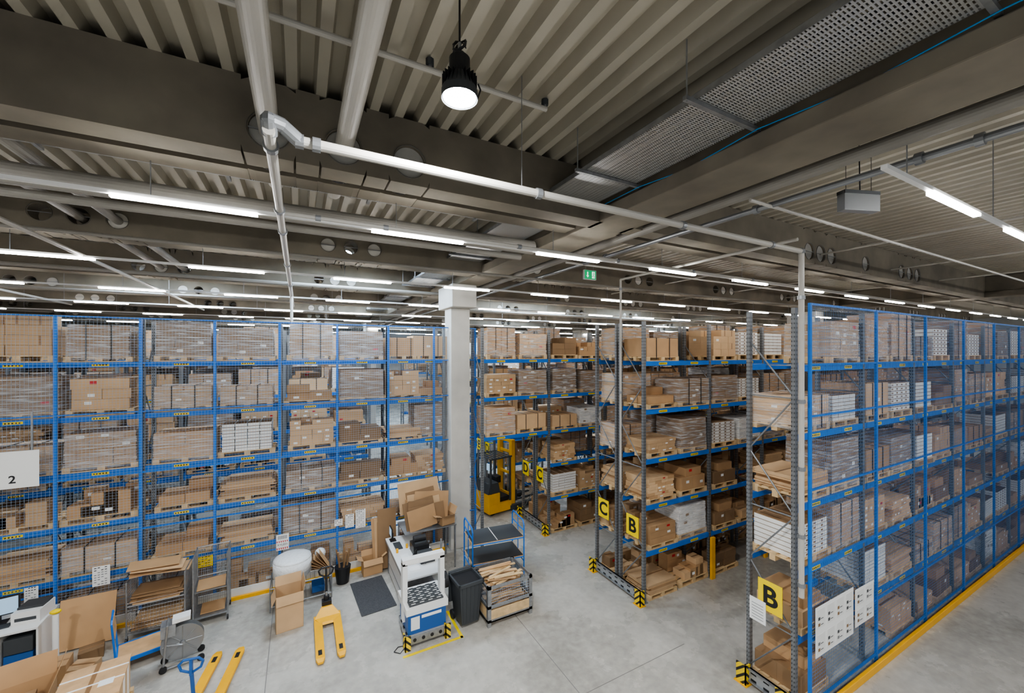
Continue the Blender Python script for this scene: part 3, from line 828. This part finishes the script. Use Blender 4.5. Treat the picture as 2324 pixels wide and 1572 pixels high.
for i in range(90):
    z = .2+.72*(i/90); a = rnd.uniform(-.35,.35)
    mb.bx((w/2+rnd.uniform(-.12,.12), d/2+rnd.uniform(-.3,.3), z), (rnd.uniform(.6,.85), rnd.uniform(.04,.09), .02), rnd.choice(['wood','wood','ply','card2']), Matrix.Rotation(a,3,'Z') @ Matrix.Rotation(rnd.uniform(-.06,.06),3,'Y'))
mb.obj('wire_box_pallet', (3.62, 7.92, 0))

mb = MB(); w,d = 1.40,.85
for x in (0,w):
    mb.tube([(x,0,.15),(x,0,1.45),(x,.08,1.55),(x,d-.08,1.55),(x,d,1.45),(x,d,.15)],.018,'blue',8)
    for z in (1.3,.5): mb.tube([(x,0,z),(x,d,z)],.014,'blue',8)
    mb.tube([(x,d/2,.5),(x,d/2,1.55)],.012,'blue')
for z in (.18,.62,1.12):
    mb.box(0,0,z,w,d,z+.03,'ply'); mb.box(.02,.02,z+.03,w-.02,d-.02,z+.04,'dgrey')
    mb.tube([(0,0,z),(w,0,z)],.015,'blue'); mb.tube([(0,d,z),(w,d,z)],.015,'blue')
mb.box(.66,.03,1.16,.68,d-.03,1.165,'label')
for x in (.1,w-.1):
    for y in (.1,d-.1): mb.cyl((x-.02,y,.075),(x+.02,y,.075),.075,'black',16); mb.box(x-.025,y-.03,.10,x+.025,y+.03,.18,'galv')
mb.obj('shelf_trolley', (3.85, 9.35, 0), -.12)

mb = MB()
mb.box(-.6,-.55,.10,.35,.55,.42,'yel'); mb.box(-.6,-.55,.42,-.15,.55,.80,'yel'); mb.hexa([(-.62,-.5,.80),(-.1,-.5,.80),(-.1,.5,.80),(-.62,.5,.80),(-.5,-.45,1.15),(-.15,-.45,1.15),(-.15,.45,1.15),(-.5,.45,1.15)],'dgrey')
mb.box(-.15,-.45,.42,.3,.45,.60,'black'); mb.box(-.15,-.3,.6,-.05,.25,1.3,'black')
for (x,y) in ((-.5,-.48),(-.5,.48),(.33,-.48),(.33,.48)): mb.box(x-.03,y-.03,.4,x+.03,y+.03,2.05,'dgrey')
for i in range(7): mb.box(-.52+.14*i,-.5,2.03,-.48+.14*i,.5,2.07,'dgrey')
for y in (-.5,.5): mb.box(-.55,y-.02,2.01,.4,y+.02,2.07,'dgrey')
mb.box(.05,-.1,1.0,.2,.2,1.25,'black'); mb.box(-.3,-.2,1.5,-.26,.1,1.75,'screen')
for y in (-.38,.38): mb.box(.42,y-.08,.12,.58,y+.08,2.62,'yel'); mb.box(.58,y-.03,.12,.64,y+.03,2.5,'dgrey')
for z in (.5,1.3,2.1,2.5): mb.box(.45,-.38,z,.5,.38,z+.10,'yel')
for y in (-.12,.12): mb.cyl((.5,y,.2),(.5,y,2.4),.03,'galv',10)
for y in (-.5,.5): mb.box(.3,y-.07,.06,1.6,y+.07,.24,'dgrey'); mb.cyl((1.5,y-.06,.12),(1.5,y+.06,.12),.12,'black',16)
mb.box(.64,-.4,.3,.72,.4,.7,'dgrey')
for y in (-.22,.22): mb.box(.70,y-.05,.25,1.75,y+.05,.30,'dgrey')
for y in (-.45,.35): mb.cyl((-.4,y,.16),(-.4,y+.1,.16),.16,'black',20)
o = mb.obj('reach_truck', (6.62, 13.85, 0), .15, bevel=.015); o.scale = (1.05, 1.05, 1.02)

def roll_cage(loc, rz, w=.75, d=.55, h=1.45, seed=1, n=9):
    mb = MB(); rnd = random.Random(seed)
    mb.box(0,0,.15,w,d,.19,'galv')
    for (x,y) in ((0,0),(w,0),(0,d),(w,d)):
        mb.cyl((x,y,.15),(x,y,h),.016,'galv',8); mb.cyl((x-.015,y,.06),(x+.015,y,.06),.06,'black',14); mb.box(x-.02,y-.02,.1,x+.02,y+.02,.16,'galv')
    for z in (h,h*.55):
        mb.tube([(0,0,z),(0,d,z),(w,d,z),(w,0,z)],.014,'galv')
    for q in range(1,13):
        mb.cyl((0,d*q/13,.19),(0,d*q/13,h),.003,'galv',5); mb.cyl((w,d*q/13,.19),(w,d*q/13,h),.003,'galv',5)
    for q in range(1,17): mb.cyl((w*q/17,d,.19),(w*q/17,d,h),.003,'galv',5)
    for q in range(1,18):
        z = .19+(h-.19)*q/18
        mb.tube([(0,0,z),(0,d,z),(w,d,z),(w,0,z)],.003,'galv',5)
    if seed == 1:
        for q in range(1,20): mb.cyl((w*q/20,0,.19),(w*q/20,0,h*.6),.003,'galv',5)
        for q in range(0,9): mb.cyl((0,0,.22+.075*q),(w,0,.22+.075*q),.003,'galv',5)
        mb.tube([(0,0,h*.6),(w,0,h*.6)],.012,'galv')
    mb.box(.02,.02,.72,w-.02,d-.02,.74,'galv')
    for i in range(n):
        for z0 in (.20,.75):
            z = z0+.035*i
            mb.bx((w/2+rnd.uniform(-.02,.02), d/2+rnd.uniform(-.02,.02), z+.01), (w*rnd.uniform(.7,.92), d*rnd.uniform(.75,.92), .02), rnd.choice(['card','card2','card3']), Matrix.Rotation(rnd.uniform(-.05,.05),3,'Z') @ Matrix.Rotation(rnd.uniform(-.04,.04),3,'Y'))
    if seed == 1:
        for i in range(4):
            mb.bx((w/2+rnd.uniform(-.1,.1), d/2+rnd.uniform(-.05,.05), h+.03+.05*i), (w*.9, d*.8, .014), 'card' if i%2 else 'card2', Matrix.Rotation(rnd.uniform(-.2,.2),3,'Z') @ Matrix.Rotation(rnd.uniform(-.12,.12),3,'Y'))
    mb.obj('roll_cage', loc, rz)
roll_cage((-3.15, 11.0, 0), .0, .95, .58, 1.25, 1, 6); roll_cage((-2.05, 10.95, 0), .05, .62, .60, 1.5, 2, 1)
mb = MB(); mb.cyl((0,0,0),(0,0,.34),.42,'bub',40)
mb.ball((0,0,.34),.42,'bub',32,10,(1,1,.25)); mb.ball((0,0,.0),.42,'bub',32,10,(1,1,.2))
mb.obj('bubble_wrap_roll', (-.15,11.15,.64), 0, smooth=True)
mb = MB()
for (x,y) in ((-.45,-.4),(.85,-.4),(-.45,.4),(.85,.4)): mb.cyl((x,y,.0),(x,y,1.0 if x > 0 else .55),.014,'galv',8)
for z in (.12,.54):
    mb.tube([(-.45,-.4,z),(.85,-.4,z),(.85,.4,z),(-.45,.4,z),(-.45,-.4,z)],.012,'galv')
    for i in range(1,14): mb.cyl((-.45+1.3*i/14,-.4,z),(-.45+1.3*i/14,.4,z),.004,'galv',5)
for i in range(1,9):
    mb.cyl((.85,-.4+.1*i,.12),(.85,-.4+.1*i,1.0),.004,'galv',5)
mb.box(.42,-.25,.13,.7,.1,.28,'bluem')
for i in range(6): mb.bx((.5+.04*i,.1-.05*i,.62+.05*i),(.45,.3,.012),'card' if i%2 else 'card3',Matrix.Rotation(.3+.15*i,3,'Y'))
mb.ball((.62,.25,.85),.13,'bub',14,8)
mb.obj('wire_trolley', (-.15,11.15,0))
mb = MB(); open_box(mb, (0,0,0), .52,.48,.78, .0, 'card2', .2, (2.9,.3,2.7,.2)); mb.obj('open_carton', (-.20,10.12,0), .08)
mb = MB(); mb.cyl((0,0,0),(0,0,.42),.15,'black',20,r1=.2)
for i in range(5): mb.cyl((.05*math.cos(i),.05*math.sin(i),.1),(.17*math.cos(i*1.3),.17*math.sin(i*1.3),.85),.025,'card3',10)
mb.obj('waste_basket', (1.0,11.32,0))
mb = MB()
for i in range(5): mb.bx((1.95+.06*i,11.58-.02*i,.72+.05*(i%2)),(.34,.012,1.35-.12*i),'card2' if i%2 else 'card',Matrix.Rotation(-.10,3,'X') @ Matrix.Rotation(.03*i-.05,3,'Y'))
mb.bx((2.15,11.45,.85),(.5,.012,1.6),'card3',Matrix.Rotation(-.09,3,'X'))
open_box(mb,(1.75,11.45,0),.5,.30,.42,.05,'card',.15,(2.6,.3,1.2,1.0))
mb.obj('cardboard_sheets')
mb = MB()
mb.bx((-3.85,11.35,.50),(.85,.015,.95),'card',Matrix.Rotation(-.22,3,'X')); mb.bx((-3.75,11.5,.4),(.5,.015,.8),'card3',Matrix.Rotation(-.18,3,'X'))
mb.obj('leaning_cardboard')

mb = MB(); mb.box(-.5,-.3,.20,.5,.3,.235,'ply')
for s in (-1,1): mb.box(-.5,s*.3-.015,.18,.5,s*.3+.015,.24,'blue'); mb.box(s*.5-.015,-.3,.18,s*.5+.015,.3,.24,'blue')
mb.tube([(-.5,-.27,.2),(-.56,-.27,.95),(-.56,-.2,1.0),(-.56,.2,1.0),(-.56,.27,.95),(-.5,.27,.2)],.016,'blue')
mb.tube([(-.54,-.27,.62),(-.54,.27,.62)],.014,'blue')
mb.bx((-.53,0,.8),(.012,.45,.3),'ply',Matrix.Rotation(-.1,3,'Y'))
for x in (-.4,.4):
    for y in (-.24,.24): mb.cyl((x,y-.02,.08),(x,y+.02,.08),.08,'black',18); mb.box(x-.03,y-.03,.12,x+.03,y+.03,.2,'galv')
mb.obj('platform_trolley', (-2.6,10.42,0), .25)
mb = MB()
mb.cyl((0,-.05,.42),(0,-.04,.42),.33,'pipeg',40); mb.cyl((0,.07,.42),(0,.08,.42),.33,'pipeg',40); mb.cyl((0,-.04,.42),(0,.07,.42),.24,'white_p',32); mb.cyl((0,-.10,.42),(0,.12,.42),.04,'galv',16)
for i in range(8):
    a = i*math.pi/4; mb.cyl((.05*math.cos(a),-.055,.42+.05*math.sin(a)),(.30*math.cos(a),-.055,.42+.30*math.sin(a)),.008,'galv',6)
for y in (-.14,.15): mb.tube([(-.3,y,.06),(.3,y,.06)],.02,'galv'); mb.tube([(-.28,y,.06),(-.22,y,.85)],.018,'galv'); mb.tube([(0,y,.42),(-.25,y,.5)],.014,'galv')
mb.tube([(-.22,-.14,.85),(-.22,.15,.85)],.018,'galv'); mb.box(-.32,-.12,.62,-.1,.13,.84,'galv'); mb.box(-.15,-.12,.85,.12,.1,.92,'white_p')
for x in (-.28,.28): mb.cyl((x,-.17,.06),(x,-.13,.06),.06,'black',14); mb.cyl((x,.13,.06),(x,.17,.06),.06,'black',14)
mb.obj('strap_dispenser', (-2.0,9.85,0), .15)
mb = MB(); pallet(mb,.85,1.0); mb.box(-.38,-.46,.142,.38,.46,.74,'card2'); mb.box(-.40,-.48,.72,.40,.48,.745,'ply')
mb.box(-.03,-.482,.2,.03,.482,.748,'tape'); mb.box(-.402,-.1,.2,.402,-.07,.75,'label'); mb.box(-.402,.2,.2,.402,.23,.75,'label')
mb.box(.1,-.2,.746,.28,-.05,.749,'label'); mb.box(-.39,-.47,.14,.39,.47,.16,'wood')
mb.obj('crate_on_pallet', (-2.93,8.78,0), .12)
mb = MB(); open_box(mb,(0,0,0),.8,.6,.62,0,'card',.35,(2.6,.2,2.4,.35)); mb.box(-.25,-.2,.01,.2,.2,.5,'card3')
mb.obj('open_carton', (-3.95,9.2,0), .2)
mb = MB(); cbox(mb,-.25,-.2,0,.25,.2,.35,'card',random.Random(1)); mb.obj('carton',(-4.0,10.35,0),.1)
mb = MB(); cbox(mb,-.2,-.15,0,.2,.15,.22,'card2',random.Random(2)); mb.obj('carton',(-3.55,10.3,0),-.3)
mb = MB(); cbox(mb,-.18,-.14,0,.18,.14,.2,'card3',random.Random(5)); mb.obj('carton',(-3.62,10.85,0),.25)
mb = MB(); mb.box(-1.2,-.4,.84,0,.4,.88,'white_p'); mb.box(-.03,-.38,.05,0,.38,.84,'white_p'); mb.box(-1.2,-.38,.05,-1.17,.38,.84,'white_p'); mb.box(-.55,-.38,.05,-.52,.38,.84,'white_p')
mb.box(-1.17,.36,.2,-.03,.38,.84,'white_p'); mb.box(-.48,-.3,.06,-.1,.3,.4,'bluem'); mb.box(-.48,-.3,.42,-.1,.3,.7,'dgrey')
mb.obj('computer_desk', (-4.32,11.15,0), 0, bevel=.005)
mb = MB(); mb.box(-.27,0,.14,.27,.04,.48,'black'); mb.box(-.25,-.004,.16,.25,0,.46,'screen'); mb.box(-.03,.03,0,.03,.06,.2,'black'); mb.box(-.12,-.06,0,.12,.12,.015,'black')
mb.box(-.25,-.25,0,.2,-.1,.02,'dgrey')
mb.obj('computer_monitor', (-5.02,11.2,.881), .15)
mb = MB(); mb.box(-.2,-.22,0,.2,.22,.22,'white_p'); mb.box(-.18,-.1,.22,.18,.2,.26,'dgrey'); mb.box(-.15,-.225,.06,.15,-.22,.12,'dgrey'); mb.obj('label_printer', (-4.55,11.2,.881), -.1, bevel=.01)
mb = MB(); mb.cyl((0,0,0),(0,0,1.0),.045,'label',16); mb.cyl((0,0,0),(0,0,.03),.16,'dgrey',20); mb.ball((0,0,1.05),.06,'yels',12,8,(1.4,1,.7)); mb.obj('signal_post', (-4.12,10.85,0))

def notice(x0, x1, z0, z1, y, k='label', name='notice'):
    e = empty(name, (x0, y, z0)); mb = MB(); w = x1-x0; h = z1-z0
    mb.box(0, -.004, 0, w, .004, h, k); mb.obj('sheet', parent=e)
    return e
YM = 11.755
e = notice(-5.70, -4.63, 3.32, 4.05, 11.58, 'label', name='bay_number_sign'); text('2', .21, (.70, -.006, .17), FY, 'black', e, bold=.004)
mb = MB(); mb.box(.1,0,.7,.13,.02,1.5,'galv'); mb.box(.95,0,.7,.98,.02,1.5,'galv'); mb.obj('bracket', parent=e)
e = notice(-.52, -.24, .98, 1.38, YM-.03, name='warning_notice'); text('X+LE01', .075, (.14, -.006, .14), FY, 'black', e)
mb = MB()
for i in range(6):
    mb.box(.01+.045*i,-.006,.02,.03+.045*i,-.0045,.07,'red'); mb.box(.01+.045*i,-.006,.20,.03+.045*i,-.0045,.24,'red')
for i in range(8): mb.box(.04+.026*i,-.006,.28,.05+.026*i,-.0045,.37,'black')
mb.obj('marks', parent=e)
for (a,b,c,d_,k) in ((-2.12,-1.82,.95,1.2,'yels'),(-3.9,-3.62,1.0,1.42,'label'),(.83,1.03,1.33,1.50,'label'),(1.1,1.32,1.23,1.59,'label'),(1.36,1.62,1.17,1.67,'label'),(-4.9,-4.7,.95,1.25,'label')):
    e = notice(a,b,c,d_,YM-.03,k); mb = MB()
    w, h = b-a, d_-c; n = int(h/.05)
    for i in range(n):
        for q in range(4):
            if (i*7+q*3) % 5 == 0: continue
            mb.box(w*(.1+.2*q),-.006,.03+.05*i,w*(.1+.2*q)+w*.13,-.0045,.045+.05*i,'black' if k != 'label' or i > n-3 else 'pipeg')
    mb.obj('print', parent=e)
def board(x0, x1, z0, z1, y, cols, rows, seed):
    e = notice(x0, x1, z0, z1, y, 'label', name='notice_board'); mb = MB(); rnd = random.Random(seed)
    w, h = x1-x0, z1-z0
    for i in range(cols):
        for j in range(rows):
            a = w*(i+.12)/cols; b = h*(j+.12)/rows
            mb.box(a,-.007,b,a+w/cols*.76,-.0045,b+h/rows*.76,'white_p')
            for q in range(2):
                mb.box(a+.03,-.009,b+.04+.1*q,a+.09,-.0075,b+.09+.1*q,rnd.choice(['card3','dgrey','pipeg']))
                mb.box(a+.11,-.009,b+.05+.1*q,a+w/cols*.6,-.0075,b+.06+.1*q,'dgrey')
    mb.obj('sheets', parent=e)
board(7.52, 8.80, .95, 1.78, 3.47, 4, 2, 1); board(8.88, 9.6, 1.02, 1.70, 3.47, 2, 2, 2)
e = empty('notice', (XE-.14, 4.2, 1.45)); mb = MB(); mb.box(-.004,-.14,-.2,.004,.14,.2,'label')
for i in range(6): mb.box(-.006,-.1,-.15+.05*i,-.0045,.1,-.14+.05*i,'pipeg')
mb.obj('sheet', parent=e)

w = D.worlds.new('world'); scene.world = w; w.use_nodes = True
w.node_tree.nodes['Background'].inputs[0].default_value = (.86, .92, 1, 1)
w.node_tree.nodes['Background'].inputs[1].default_value = .4
